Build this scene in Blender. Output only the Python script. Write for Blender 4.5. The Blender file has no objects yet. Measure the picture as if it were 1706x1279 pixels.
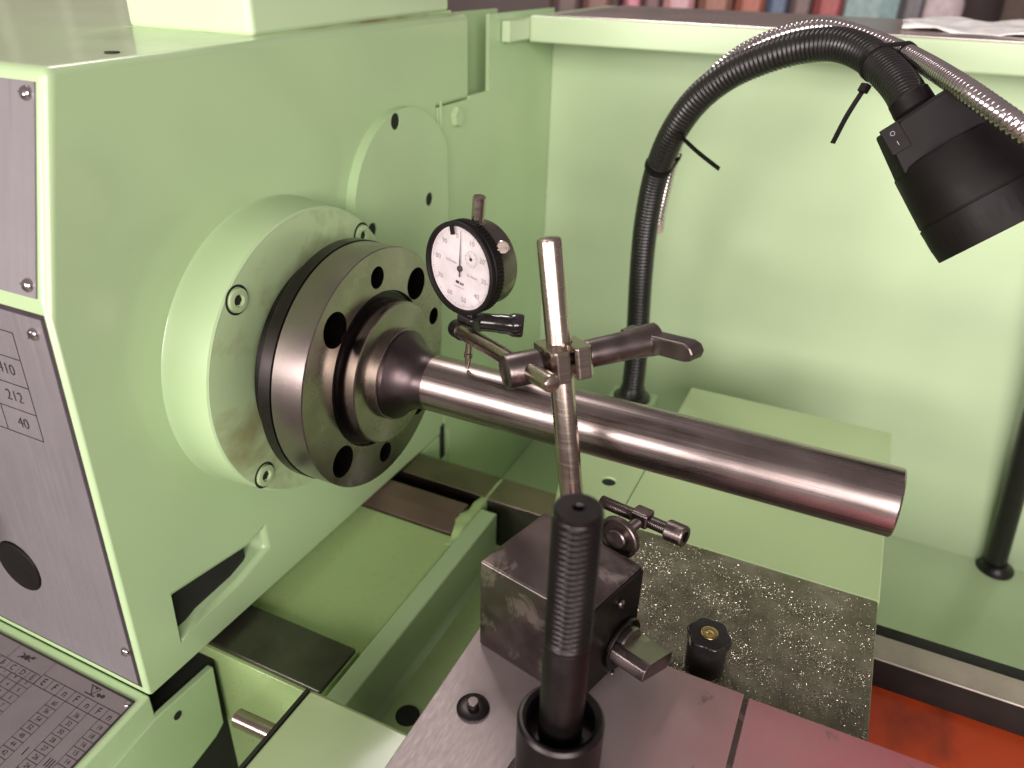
import bpy, bmesh, math, random
from mathutils import Vector, Matrix
random.seed(7)
SC = bpy.context.scene
COL = SC.collection
S = 0.001                       # everything below is written in millimetres
PI = math.pi
rad = math.radians

# ------------------------------------------------------------------ camera
R = ((0.90412418, 0.42651895, 0.02531912),
     (0.22586518, -0.42680067, -0.87568608),
     (-0.36269049, 0.79744766, -0.48221658))
cam = bpy.data.cameras.new('camera')
cam_o = bpy.data.objects.new('camera', cam); COL.objects.link(cam_o)
m = Matrix.Identity(4)
for i in range(3):
    m[i][0] = R[0][i]; m[i][1] = -R[1][i]; m[i][2] = -R[2][i]
m[0][3], m[1][3], m[2][3] = 0.32062, -0.41694, 0.26677
cam_o.matrix_world = m
cam.sensor_width = 36.0
cam.lens = 36.0 * 1286.13 / 1706.0
cam.clip_start = 0.01; cam.clip_end = 100
cam.dof.use_dof = True
cam.dof.focus_distance = 0.50
cam.dof.aperture_fstop = 6.5
SC.camera = cam_o

# ------------------------------------------------------------------ world + lamps
w = bpy.data.worlds.new('World'); SC.world = w; w.use_nodes = True
bg = w.node_tree.nodes['Background']
bg.inputs[0].default_value = (0.60, 0.52, 0.50, 1); bg.inputs[1].default_value = 0.40
SC.view_settings.view_transform = 'Standard'; SC.view_settings.look = 'None'
SC.view_settings.exposure = 0.30; SC.view_settings.gamma = 1.0

def area(name, loc, target, sx, sy, power, color, spread=180):
    l = bpy.data.lights.new(name, 'AREA'); l.shape = 'RECTANGLE'
    l.size = sx; l.size_y = sy; l.energy = power; l.color = color; l.spread = math.radians(spread)
    o = bpy.data.objects.new(name, l); COL.objects.link(o)
    o.location = loc
    d = Vector(target) - Vector(loc)
    o.rotation_euler = d.to_track_quat('-Z', 'Y').to_euler()
    return o
WARM = (1.0, 0.915, 0.885)
area('ceiling_lamp_back', (-0.72, 0.95, 1.75), (0.2, 0.0, -0.1), 0.40, 0.40, 9, WARM)
area('workshop_lamp_front', (-0.80, -2.6, 0.55), (0.62, 0.53, 0.34), 1.7, 0.60, 8.5, WARM, 62)
area('fill_lamp_right', (1.45, -2.3, 0.80), (0.2, 0.4, 0.12), 1.9, 1.2, 74, WARM)  # added fill without a known source, brightens headstock end and back sheet
area('partition_fill_lamp', (-2.3, 2.4, 2.6), (-3.2, 2.4, 0.6), 1.6, 0.4, 26, WARM)  # added unseen lamp, brightens the partition for its reflection

# ------------------------------------------------------------------ materials
def mat(name):
    mt = bpy.data.materials.new(name); mt.use_nodes = True
    nt = mt.node_tree; b = nt.nodes['Principled BSDF']
    return mt, nt, b
def coords(nt, scale=(1, 1, 1)):
    tc = nt.nodes.new('ShaderNodeTexCoord'); mp = nt.nodes.new('ShaderNodeMapping')
    mp.inputs['Scale'].default_value = scale
    nt.links.new(tc.outputs['Object'], mp.inputs[0]); return mp.outputs[0]
def noise(nt, vec, scale, detail=4, rough=.55, dist=0):
    n = nt.nodes.new('ShaderNodeTexNoise')
    n.inputs['Scale'].default_value = scale; n.inputs['Detail'].default_value = detail
    n.inputs['Roughness'].default_value = rough; n.inputs['Distortion'].default_value = dist
    nt.links.new(vec, n.inputs['Vector']); return n.outputs['Fac']
def ramp(nt, fac, stops):
    r = nt.nodes.new('ShaderNodeValToRGB'); el = r.color_ramp.elements
    while len(el) < len(stops): el.new(0.5)
    for e, (p, c) in zip(el, stops):
        e.position = p; e.color = c if len(c) == 4 else (*c, 1)
    nt.links.new(fac, r.inputs[0]); return r.outputs[0]
def mixc(nt, fac, a, b, mode='MIX'):
    n = nt.nodes.new('ShaderNodeMix'); n.data_type = 'RGBA'; n.blend_type = mode
    for sock, v in ((n.inputs[0], fac), (n.inputs[6], a), (n.inputs[7], b)):
        if hasattr(v, 'links'): nt.links.new(v, sock)
        elif isinstance(v, (int, float)): sock.default_value = v
        else: sock.default_value = (*v, 1)
    return n.outputs[2]
def mrange(nt, fac, a, b, c, d):
    n = nt.nodes.new('ShaderNodeMapRange')
    for i, v in enumerate((a, b, c, d)): n.inputs[i + 1].default_value = v
    nt.links.new(fac, n.inputs[0]); return n.outputs[0]
def bump(nt, b, h, strength, dist=0.001):
    n = nt.nodes.new('ShaderNodeBump'); n.inputs['Strength'].default_value = strength
    n.inputs['Distance'].default_value = dist
    nt.links.new(h, n.inputs['Height']); nt.links.new(n.outputs[0], b.inputs['Normal'])

def paint(name, base, rough=.38, coat=.45, coatr=.12, stain=None, peel=.10, rv=.05):
    mt, nt, b = mat(name); v = coords(nt)
    n1 = noise(nt, v, 5, 2); n2 = noise(nt, v, 70, 4)
    c = ramp(nt, n1, [(.3, [x * .90 for x in base]), (.7, [min(1, x * 1.07) for x in base])])
    if stain:
        n3 = noise(nt, v, stain[1], 4, .6, .4)
        f = ramp(nt, n3, [(stain[2], (0, 0, 0)), (stain[2] + (stain[3] if len(stain) > 3 else .14), (1, 1, 1))])
        c = mixc(nt, f, c, stain[0])
    nt.links.new(c, b.inputs['Base Color'])
    nt.links.new(mrange(nt, n2, .3, .7, rough - rv, rough + rv), b.inputs['Roughness'])
    b.inputs['Coat Weight'].default_value = coat; b.inputs['Coat Roughness'].default_value = coatr
    b1 = nt.nodes.new('ShaderNodeBump'); b1.inputs['Strength'].default_value = .16; b1.inputs['Distance'].default_value = .002
    nt.links.new(noise(nt, v, 13, 2, .4), b1.inputs['Height'])
    b2 = nt.nodes.new('ShaderNodeBump'); b2.inputs['Strength'].default_value = peel; b2.inputs['Distance'].default_value = .0006
    nt.links.new(noise(nt, v, 260, 2), b2.inputs['Height']); nt.links.new(b1.outputs[0], b2.inputs['Normal'])
    nt.links.new(b2.outputs[0], b.inputs['Normal']); nt.links.new(b1.outputs[0], b.inputs['Coat Normal'])
    return mt
def metal(name, base, rough=.28, metallic=1.0, stretch=(1, 1, 1), bs=.05, var=.18, nscale=60, coat=0, spots=None, aniso=0, axis='X', rv=.22):
    mt, nt, b = mat(name); v = coords(nt, stretch); v0 = coords(nt)
    n1 = noise(nt, v, nscale, 5, .6); n2 = noise(nt, v0, 22, 4, .6)
    c = ramp(nt, n2, [(.3, [x * (1 - var) for x in base]), (.7, [min(1, x * (1 + var)) for x in base])])
    if spots:
        n3 = noise(nt, v0, spots[1], 6, .65, .6)
        f = ramp(nt, n3, [(spots[2], (0, 0, 0)), (spots[2] + .07, (1, 1, 1))])
        c = mixc(nt, f, c, spots[0])
    nt.links.new(c, b.inputs['Base Color'])
    b.inputs['Metallic'].default_value = metallic
    nt.links.new(mrange(nt, n1, .3, .7, max(.04, rough * (1 - rv)), rough * (1 + rv)), b.inputs['Roughness'])
    if coat: b.inputs['Coat Weight'].default_value = coat; b.inputs['Coat Roughness'].default_value = .08
    if aniso:
        b.inputs['Anisotropic'].default_value = aniso
        tg = nt.nodes.new('ShaderNodeTangent'); tg.direction_type = 'RADIAL'; tg.axis = axis
        nt.links.new(tg.outputs[0], b.inputs['Tangent'])
    bump(nt, b, n1, bs, .0004)
    return mt
def plain(name, base, rough=.5, metallic=0.0, coat=0):
    mt, nt, b = mat(name); v = coords(nt)
    n = noise(nt, v, 55, 4)
    c = ramp(nt, n, [(.3, [x * .82 for x in base]), (.7, [min(1, x * 1.15) for x in base])])
    nt.links.new(c, b.inputs['Base Color'])
    nt.links.new(mrange(nt, n, .3, .7, rough * .88, min(1, rough * 1.12)), b.inputs['Roughness'])
    b.inputs['Metallic'].default_value = metallic
    b.inputs['Coat Weight'].default_value = coat
    return mt

GREEN = (.435, .59, .325)
M = {}
M['green'] = paint('green_enamel', GREEN)
M['green_wall'] = paint('green_sheet_enamel', (.56, .70, .44), rough=.32, coat=.5, coatr=.18, peel=.02, rv=.012)
M['green_floor'] = paint('green_oily_enamel', (.42, .57, .25), rough=.3, coat=.6, stain=((.38, .47, .17), 14, .58))
M['green_stain'] = paint('green_enamel_oil_stained', (.42, .55, .30), rough=.35, stain=((.22, .19, .07), 15, .46, .26))
M['steel'] = metal('ground_steel', (.275, .225, .215), .30, stretch=(.5, 26, 26), bs=.03, nscale=22, aniso=0, var=.24, rv=.30)
M['steel_turned'] = metal('turned_steel', (.27, .225, .215), .26, stretch=(60, 1, 1), bs=.0, var=.06, nscale=14, aniso=.6, axis='X', rv=.05)
M['steel_face'] = metal('faced_steel', (.36, .335, .28), .30, bs=.03, nscale=40, aniso=.8, axis='X')
M['steel_rod'] = metal('polished_rod_steel', (.40, .33, .285), .24, stretch=(6, 6, 60), bs=.02, nscale=10, spots=((.14, .09, .07), 120, .66))
M['steel_dark'] = metal('dark_oiled_steel', (.165, .135, .13), .34, bs=.10, nscale=90, spots=((.36, .30, .28), 40, .57))
M['way'] = metal('ground_way_steel', (.19, .155, .12), .34, stretch=(2, 40, 40), nscale=12, bs=.04)
M['way_brown'] = metal('rusty_way_steel', (.20, .135, .11), .42, stretch=(3, 30, 30), metallic=.6, nscale=14, bs=.05)
M['way_dark'] = metal('oiled_way_steel', (.10, .095, .075), .40, metallic=.8, nscale=60, bs=.05, coat=.3)
M['rail_steel'] = metal('worn_rail_steel', (.36, .30, .27), .45, nscale=50, bs=.06, metallic=.45)
M['neck'] = metal('dark_neck_steel', (.085, .064, .066), .38, bs=.04, nscale=60)  # darker, rougher steel for the neck
M['black'] = metal('black_oxide', (.040, .034, .034), .36, metallic=.95, bs=.05)
M['blackp'] = plain('black_plastic', (.007, .005, .005), .55)
M['blackp'].node_tree.nodes['Principled BSDF'].inputs['Specular IOR Level'].default_value = .2
M['blackg'] = plain('glossy_black_plastic', (.016, .014, .014), .18, coat=.5)
M['rubber'] = plain('black_corrugated_plastic', (.012, .010, .010), .34)
M['hole'] = plain('cavity_shade_black', (.010, .010, .008), .8)  # near-black painted in for the shade inside holes and gaps
M['panel'] = metal('brushed_aluminium_plate', (.23, .208, .22), .46, metallic=.3, stretch=(40, 2, 2), nscale=8, bs=.02, var=.05)
M['chart'] = metal('printed_chart_plate', (.225, .196, .202), .5, metallic=.2, bs=.02, var=.08)
M['ink'] = plain('black_print', (.035, .022, .028), .6)
M['face'] = plain('dial_white', (.56, .50, .515), .35, coat=.5)
M['inkf'] = plain('faded_print', (.24, .20, .205), .6)
M['chrome'] = metal('nickel_screw', (.62, .56, .56), .16, bs=.02)
M['brass'] = metal('brass_insert', (.62, .45, .20), .25, bs=.02)
M['green_saddle'] = paint('green_enamel_dimmed', (.385, .50, .255))  # same enamel, darker and yellower, painting the dimmer light on the saddle
M['sheet'] = metal('bare_sheet_metal', (.62, .54, .51), .30, bs=.01, nscale=8, rv=.1, var=.05)
M['orange'] = paint('orange_primer', (.33, .036, .004), rough=.45, coat=.2, stain=((.16, .02, .004), 14, .52, .2))
M['spiral'] = metal('galvanised_conduit', (.62, .55, .56), .18, bs=.02)

# ------------------------------------------------------------------ mesh helpers
ORG = {}
class MB:
    def __init__(s): s.v = []; s.f = []
    def add(s, vs, fs):
        n = len(s.v); s.v += [tuple(p) for p in vs]; s.f += [tuple(i + n for i in f) for f in fs]; return s
    def box(s, x0, x1, y0, y1, z0, z1):
        vs = [(x, y, z) for x in (x0, x1) for y in (y0, y1) for z in (z0, z1)]
        return s.add(vs, [(0, 1, 3, 2), (4, 6, 7, 5), (0, 4, 5, 1), (2, 3, 7, 6), (0, 2, 6, 4), (1, 5, 7, 3)])
    def obox(s, c, ax, ay, az, hx, hy, hz):
        c = Vector(c); ax = Vector(ax).normalized(); ay = Vector(ay).normalized(); az = Vector(az).normalized()
        vs = [c + ax * (i * hx) + ay * (j * hy) + az * (k * hz) for i in (-1, 1) for j in (-1, 1) for k in (-1, 1)]
        return s.add(vs, [(0, 1, 3, 2), (4, 6, 7, 5), (0, 4, 5, 1), (2, 3, 7, 6), (0, 2, 6, 4), (1, 5, 7, 3)])
    def prism(s, poly, axis, lo, hi):
        """poly: 2D points; axis 'x' -> poly is (y,z); 'y' -> (x,z); 'z' -> (x,y)"""
        def p3(p, t):
            return {'x': (t, p[0], p[1]), 'y': (p[0], t, p[1]), 'z': (p[0], p[1], t)}[axis]
        n = len(poly)
        vs = [p3(p, lo) for p in poly] + [p3(p, hi) for p in poly]
        fs = [tuple(range(n - 1, -1, -1)), tuple(range(n, 2 * n))]
        fs += [(i, (i + 1) % n, (i + 1) % n + n, i + n) for i in range(n)]
        return s.add(vs, fs)
    def oprism(s, poly, o, ax, ay, az, h):
        """poly in the (ax, ay) frame at o, extruded h along az"""
        o = Vector(o); ax = Vector(ax).normalized(); ay = Vector(ay).normalized(); az = Vector(az).normalized()
        n = len(poly)
        vs = [o + ax * p[0] + ay * p[1] for p in poly] + [o + ax * p[0] + ay * p[1] + az * h for p in poly]
        fs = [tuple(range(n - 1, -1, -1)), tuple(range(n, 2 * n))]
        fs += [(i, (i + 1) % n, (i + 1) % n + n, i + n) for i in range(n)]
        return s.add(vs, fs)
    def rev(s, prof, o=(0, 0, 0), d=(1, 0, 0), n=64, close=True):
        """revolve (t, r) profile round axis d through o"""
        o = Vector(o); d = Vector(d).normalized()
        u = d.orthogonal().normalized(); wv = d.cross(u)
        vs = []; fs = []; k = len(prof)
        for t, r in prof:
            for i in range(n):
                a = 2 * PI * i / n
                vs.append(o + d * t + u * (r * math.cos(a)) + wv * (r * math.sin(a)))
        for j in range(k - 1):
            for i in range(n):
                i2 = (i + 1) % n
                fs.append((j * n + i, j * n + i2, (j + 1) * n + i2, (j + 1) * n + i))
        if close:
            fs.append(tuple(range(n - 1, -1, -1))); fs.append(tuple((k - 1) * n + i for i in range(n)))
        return s.add(vs, fs)
    def cyl(s, a, b, r, r2=None, n=32):
        a = Vector(a); b = Vector(b); L = (b - a).length
        return s.rev([(0, r), (L, r if r2 is None else r2)], a, b - a, n)
    def ccyl(s, a, b, r, c=.6, n=32):
        a = Vector(a); b = Vector(b); L = (b - a).length
        return s.rev([(0, r - c), (c, r), (L - c, r), (L, r - c)], a, b - a, n)
    def tube(s, pts, rf, n=20):
        """sweep: pts list of Vectors, rf radius per point"""
        k = len(pts); ring = []
        t0 = (pts[1] - pts[0]).normalized(); u = t0.orthogonal().normalized()
        for i in range(k):
            t = (pts[min(i + 1, k - 1)] - pts[max(i - 1, 0)]).normalized()
            u = (u - t * u.dot(t)).normalized(); wv = t.cross(u)
            r = rf[i]
            ring += [pts[i] + u * (r * math.cos(2 * PI * j / n)) + wv * (r * math.sin(2 * PI * j / n)) for j in range(n)]
        fs = [(i * n + j, i * n + (j + 1) % n, (i + 1) * n + (j + 1) % n, (i + 1) * n + j) for i in range(k - 1) for j in range(n)]
        fs.append(tuple(range(n - 1, -1, -1))); fs.append(tuple((k - 1) * n + j for j in range(n)))
        return s.add(ring, fs)
    def build(s, name, mt, parent=None, bevel=0, sharp=35, seg=2, org=None, mesh_only=False):
        root = parent
        while root is not None and root.parent is not None: root = root.parent
        o3 = Vector(org) if org is not None else (ORG[root.name] if root is not None else Vector((0, 0, 0)))
        me = bpy.data.meshes.new(name)
        me.from_pydata([(Vector(p) - o3) * S for p in s.v], [], s.f)
        bm = bmesh.new(); bm.from_mesh(me)
        bmesh.ops.recalc_face_normals(bm, faces=bm.faces); bm.to_mesh(me); bm.free()
        me.polygons.foreach_set('use_smooth', [True] * len(me.polygons))
        me.set_sharp_from_angle(angle=rad(sharp))
        if mt: me.materials.append(mt)
        if mesh_only: return me
        ob = bpy.data.objects.new(name, me); COL.objects.link(ob)
        if parent is not None:
            ob.parent = parent
        else:
            ob.location = o3 * S; ORG[ob.name] = o3
        if bevel:
            bv = ob.modifiers.new('bevel', 'BEVEL'); bv.width = bevel * S; bv.segments = seg
            bv.limit_method = 'ANGLE'; bv.angle_limit = rad(40); bv.harden_normals = True
        return ob

def thing(name, label, cat, loc, group=None, kind=None):
    e = bpy.data.objects.new(name, None); COL.objects.link(e)
    e.empty_display_size = .01
    e.location = Vector(loc) * S; ORG[e.name] = Vector(loc)
    e['label'] = label; e['category'] = cat
    if group: e['group'] = group
    return e
def tag(o, label, cat, group=None):
    o['label'] = label; o['category'] = cat
    if group: o['group'] = group
    return o
def inst(name, me, parent, loc, mat3=None):
    """a part that shares mesh data, placed at world mm loc"""
    o = bpy.data.objects.new(name, me); COL.objects.link(o); o.parent = parent
    root = parent
    while root.parent is not None: root = root.parent
    p = (Vector(loc) - ORG[root.name]) * S
    mm = (mat3.to_4x4() if mat3 is not None else Matrix.Identity(4)); mm.translation = p
    o.matrix_basis = mm
    return o
def frame(z, xh=(1, 0, 0)):
    z = Vector(z).normalized(); x = Vector(xh); x = (x - z * x.dot(z)).normalized(); y = z.cross(x)
    return Matrix((x, y, z)).transposed()
def cut(ob, cutters, extra=None):
    """apply boolean cuts now and remove the cutters"""
    cm = MB()
    objs = []
    for c in cutters:
        me = c.build('cutter', extra or None, None, org=(0, 0, 0), mesh_only=True)
        co = bpy.data.objects.new('cutter', me); COL.objects.link(co); objs.append(co)
        root = ob
        while root.parent is not None: root = root.parent
        co.location = Vector((0, 0, 0))
        md = ob.modifiers.new('cut', 'BOOLEAN'); md.object = co; md.operation = 'DIFFERENCE'; md.solver = 'EXACT'
    bpy.context.view_layer.update()
    dg = bpy.context.evaluated_depsgraph_get()
    bev = [(md.width, md.segments) for md in ob.modifiers if md.type == 'BEVEL']
    for md in ob.modifiers:
        if md.type == 'BEVEL': md.show_viewport = False
    bpy.context.view_layer.update(); dg = bpy.context.evaluated_depsgraph_get()
    me = bpy.data.meshes.new_from_object(ob.evaluated_get(dg))
    old = ob.data
    for md in [q for q in ob.modifiers if q.type == 'BOOLEAN']: ob.modifiers.remove(md)
    for md in ob.modifiers: md.show_viewport = True
    ob.data = me; me.name = old.name
    me.set_sharp_from_angle(angle=rad(35))
    for co in objs:
        cme = co.data; bpy.data.objects.remove(co); bpy.data.meshes.remove(cme)
    bpy.data.meshes.remove(old)
    return ob
def text(name, items, mt, parent):
    """items: (string, size mm, centre, x dir, y dir) -> one flat print part"""
    mb = MB()
    for st, size, c, xd, yd in items:
        cu = bpy.data.curves.new('t', 'FONT'); cu.body = st; cu.size = size
        cu.align_x = 'CENTER'; cu.align_y = 'CENTER'; cu.resolution_u = 3
        to = bpy.data.objects.new('t', cu); COL.objects.link(to)
        bpy.context.view_layer.update()
        me = bpy.data.meshes.new_from_object(to.evaluated_get(bpy.context.evaluated_depsgraph_get()))
        c = Vector(c); xd = Vector(xd).normalized(); yd = Vector(yd).normalized()
        mb.add([c + xd * v.co.x + yd * v.co.y for v in me.vertices], [tuple(p.vertices) for p in me.polygons])
        bpy.data.objects.remove(to); bpy.data.curves.remove(cu); bpy.data.meshes.remove(me)
    return mb.build(name, mt, parent)
def strip(mb, a, b, wd, nrm):
    """flat printed line from a to b, width wd"""
    a = Vector(a); b = Vector(b); d = (b - a).normalized(); q = d.cross(Vector(nrm)).normalized() * (wd / 2)
    mb.add([a - q, b - q, b + q, a + q], [(0, 1, 2, 3)])
def spline(pts, step):
    P = [Vector(p) for p in pts]; out = []
    P = [P[0] * 2 - P[1]] + P + [P[-1] * 2 - P[-2]]
    dense = []
    for i in range(1, len(P) - 2):
        for k in range(24):
            t = k / 24; a, b, c, d = P[i - 1], P[i], P[i + 1], P[i + 2]
            dense.append(.5 * ((2 * b) + (c - a) * t + (2 * a - 5 * b + 4 * c - d) * t * t + (3 * b - a - 3 * c + d) * t ** 3))
    dense.append(P[-2]); out = [dense[0]]; acc = 0
    for a, b in zip(dense, dense[1:]):
        L = (b - a).length
        while acc + L >= step:
            f = (step - acc) / L; a = a.lerp(b, f); out.append(a); L = (b - a).length; acc = 0
        acc += L
    return out
def smooth_pts(P, it):
    for _ in range(it):
        P = [P[0]] + [(P[i - 1] + P[i] * 2 + P[i + 1]) / 4 for i in range(1, len(P) - 1)] + [P[-1]]
    return P

# a slotted/crossed pan head screw and a socket screw, local z out of the surface
def pan_screw_mesh(r, mt):
    mb = MB(); mb.rev([(0, r), (r * .25, r), (r * .55, r * .8), (r * .7, r * .45), (r * .72, .01)], (0, 0, 0), (0, 0, 1), 24)
    mb.box(-r * .8, r * .8, -r * .10, r * .10, r * .55, r * .735)
    return mb.build('screw', mt, None, org=(0, 0, 0), mesh_only=True)
def socket_screw_mesh(r, mt, h=None):
    h = h or r * .5
    mb = MB()
    mb.rev([(0, r), (h * .85, r), (h, r * .88), (h, r * .55), (h * .2, r * .5), (h * .2, .01)], (0, 0, 0), (0, 0, 1), 24)
    return mb.build('cap_screw', mt, None, org=(0, 0, 0), mesh_only=True)

# ================================================================== HEADSTOCK
XH = -70.0
hs = thing('lathe_headstock', 'pale green lathe headstock casting with lilac plates on its sloping front', 'lathe headstock', (-200, 60, -224))
prof = [(-179, -211), (-172, 97), (-138.8, 212.8), (317, 219), (317, 141), (252, 141), (252, -224)]
body = MB().prism(prof, 'x', -720, XH).build('casting', M['green'], hs, bevel=5, seg=4)
# recess low on the end face
rec = MB().prism([(-141.5, -145), (-66, -157), (-47, -153), (-46, -172), (-80, -180), (-118, -181), (-143, -189)], 'x', XH - 260, XH + 5)
cut(body, [rec])
MB().prism([(XH - .6, -200), (XH - .6, -187.5), (XH - 8, -185.5), (XH - 12, -184), (XH - 14, -185), (XH - 16, -200)], 'y', -142, -46).build('recess_lip', M['green'], hs, bevel=2, seg=3)
MB().box(XH - 250, XH - 10, -140.5, -58, -189, -146).build('recess_shade_block', M['hole'], hs, bevel=6, seg=3)  # black block put in so the recess reads as deep shade
# bearing cover boss round the spindle
cover = MB().rev([(-71, 114.4), (-69.8, 113.0), (-67.5, 112.3), (-62, 111.8), (-38, 109.8), (-35, 109.6), (-34, 108.2), (-34, 62), (-71, 62)], (0, 0, 0), (1, 0, 0), 128, close=False)
cv = cover.build('bearing_cover', M['green'], hs)
ringf = MB().rev([(-33.7, 107.6), (-33.6, 107.2), (-33.6, 62.5), (-33.8, 62)], (0, 0, 0), (1, 0, 0), 128, close=False)
ringf.build('cover_face', M['green_stain'], hs)
wash = MB().rev([(-.2, 10.2), (.05, 10.2), (.05, 8.6), (-.2, 8.6)], (0, 0, 0), (0, 0, 1), 32, close=False).build('counterbore', M['hole'], None, org=(0, 0, 0), mesh_only=True)
sck = socket_screw_mesh(8.2, M['green_stain'], 2.2)
FX = frame((1, 0, 0), (0, 1, 0))
for a in (136, -136, 47.3, -44):
    c = (-33.4, 99.5 * math.cos(rad(a)), 99.5 * math.sin(rad(a)))
    s_ = inst('cap_screw', sck, hs, c, FX)
    inst('counterbore', wash, hs, c, FX)
    sk = MB().rev([(0, 3.7), (.1, 3.7)], (c[0] + .5, c[1], c[2]), (1, 0, 0), 6).build('hex_socket', M['hole'], s_)
    sk.parent = hs
# round end plate, cut off flat on its far side
cx, cz, cr = 180, 68, 83
pp = []
for i in range(97):
    a = rad(0 + 360 * i / 96)
    y, z = cx + cr * math.cos(a), cz + cr * math.sin(a)
    if y <= 256.5: pp.append((y, z))
pp_sorted = sorted(pp, key=lambda p: math.atan2(p[1] - cz, p[0] - cx) % (2 * PI))
plate = MB().prism(pp_sorted, 'x', XH - 2, XH + 9).build('end_cover_plate', M['green'], hs, bevel=.8)
cut(plate, [MB().rev([(0, r_), (30, r_)], (XH - .5, y, z), (1, 0, 0), 24) for y, z, r_ in ((165, 142, 7), (218, 62, 6.5), (121, 58, 6.5))], M['hole'])
for y, z, r_ in ((165, 142, 6.8), (218, 62, 6.3), (121, 58, 6.3)):
    MB().rev([(0, r_), (.4, r_)], (XH + 7.6, y, z), (1, 0, 0), 24).build('screw_hole', M['hole'], hs)  # black disc paints the shade at the bottom of each hole
# seam strip beside it and hex plug
MB().box(XH - 1, XH + 1.2, 257.6, 259.4, -40, 146).build('seam', M['green_stain'], hs)
MB().rev([(0, 10.5), (4.5, 10.5), (6, 9)], (XH, 286, 128), (1, 0, 0), 6).build('hex_plug', M['green'], hs, bevel=.5)
# lid on top
lid = MB().prism([(38, 213.5), (38, 330), (317, 330), (317, 219.5)], 'x', -212, -92).build('top_lid', M['green_wall'], hs, bevel=5, seg=3)
MB().prism([(36.5, 213), (36.5, 215.4), (317.5, 221.2), (317.5, 219)], 'x', -213.5, -90.6).build('lid_gasket', M['green_stain'], hs)
MB().rev([(0, 4.2), (.5, 4.2)], (-91, -80, 213.9), (0, 0, 1), 20).build('oil_plug_hole_shade', M['hole'], hs)

# ---- plates on the front
nu = Vector((0, -111, 32)).normalized(); uu = Vector((0, 32, 111)).normalized()
def up(x, t, o=0.0): return Vector((x, -172, 97)) + uu * t + nu * o
def lowp(x, z, o=0.0): return Vector((x, -172 - (97 - z) * 7 / 308 - o, z))
pu = MB()
pu.add([up(-76.5, .8, 0.1), up(-76.5, 113, .1), up(-420, 113, .1), up(-420, .8, .1), up(-76.5, .8, 1.1), up(-76.5, 113, 1.1), up(-420, 113, 1.1), up(-420, .8, 1.1)],
       [(3, 2, 1, 0), (4, 5, 6, 7), (0, 1, 5, 4), (1, 2, 6, 5), (2, 3, 7, 6), (3, 0, 4, 7)])
upper = pu.build('upper_plate', M['panel'], hs)
scr = pan_screw_mesh(3.9, M['chrome'])
FU = frame(nu, (1, .5, 0))
for x, t in ((-82.2, 107), (-82.2, 7.4)):
    inst('screw', scr, upper, up(x, t, 1.1), frame(nu, (1, random.uniform(-1, 1), 0)))
pl = MB()
A = [lowp(-77.2, 85.5), lowp(-77.2, -199.5), lowp(-560, -199.5), lowp(-560, 85.5)]
off = Vector((0, -1.1, 0)); pl.add([p + Vector((0, -.1, 0)) for p in A] + [p + off for p in A], [(0, 1, 2, 3), (7, 6, 5, 4), (0, 4, 5, 1), (1, 5, 6, 2), (2, 6, 7, 3), (3, 7, 4, 0)])
lower = pl.build('speed_chart_plate', M['panel'], hs)
bd = MB()
for z0, z1, x0, x1 in ((85.5, 88.4, -560, -74.6), (-202.4, -199.5, -560, -74.6)):
    bd.add([lowp(x0, z0, .3), lowp(x1, z0, .3), lowp(x1, z1, .3), lowp(x0, z1, .3)], [(0, 1, 2, 3)])
bd.add([lowp(-77.2, -200, .3), lowp(-74.6, -200, .3), lowp(-74.6, 86, .3), lowp(-77.2, 86, .3)], [(0, 1, 2, 3)])
bd.build('plate_border', M['ink'], lower)
for x, z in ((-85.6, 75.5), (-80.5, -168)):
    inst('screw', scr, lower, lowp(x, z, 1.1), frame((0, -1, 0), (1, random.uniform(-1, 1), 1)))
N_ = (0, -1, 0)
gl = MB()
zs = (71.7, 54, 35.2, 16.8, -1.8)
for z in zs: strip(gl, lowp(-230, z, 1.3), lowp(-105.4, z, 1.3), .7, N_)
strip(gl, lowp(-105.4, zs[0], 1.3), lowp(-105.4, zs[-1], 1.3), .7, N_)
strip(gl, lowp(-138.2, 16.8, 1.3), lowp(-138.2, -1.8, 1.3), .6, N_)
for x in (-172, -205): strip(gl, lowp(x, 71.7, 1.3), lowp(x, -1.8, 1.3), .6, N_)
gl.build('table_lines', M['ink'], lower)
T = lambda st, x, z, sz: (st, sz, lowp(x, z, 1.35), (1, 0, 0), (0, 0, 1))
text('table_lettering', [T('D', -128.5, 61, 11), T('V410', -124.5, 45, 10.5), T('212', -121.3, 26, 10.5), T('40', -120.5, 7.2, 10.5),
     T('II', -139.5, 22, 8), T('300', -155, 7.2, 10)], M['ink'], lower)
# black plug and control knob
MB().rev([(0, 22), (1.6, 21.2), (2.2, 19)], lowp(-177, -129, .9), (0, -1, 0), 28).build('black_plug', M['blackp'], hs, bevel=.4)
kb = MB().rev([(0, 9), (12, 9), (12, 21), (16, 24), (30, 23), (34, 19), (35, 2)], lowp(-213, -86, 1), (0, -1, 0), 40).build('control_knob', M['blackp'], hs)

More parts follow.
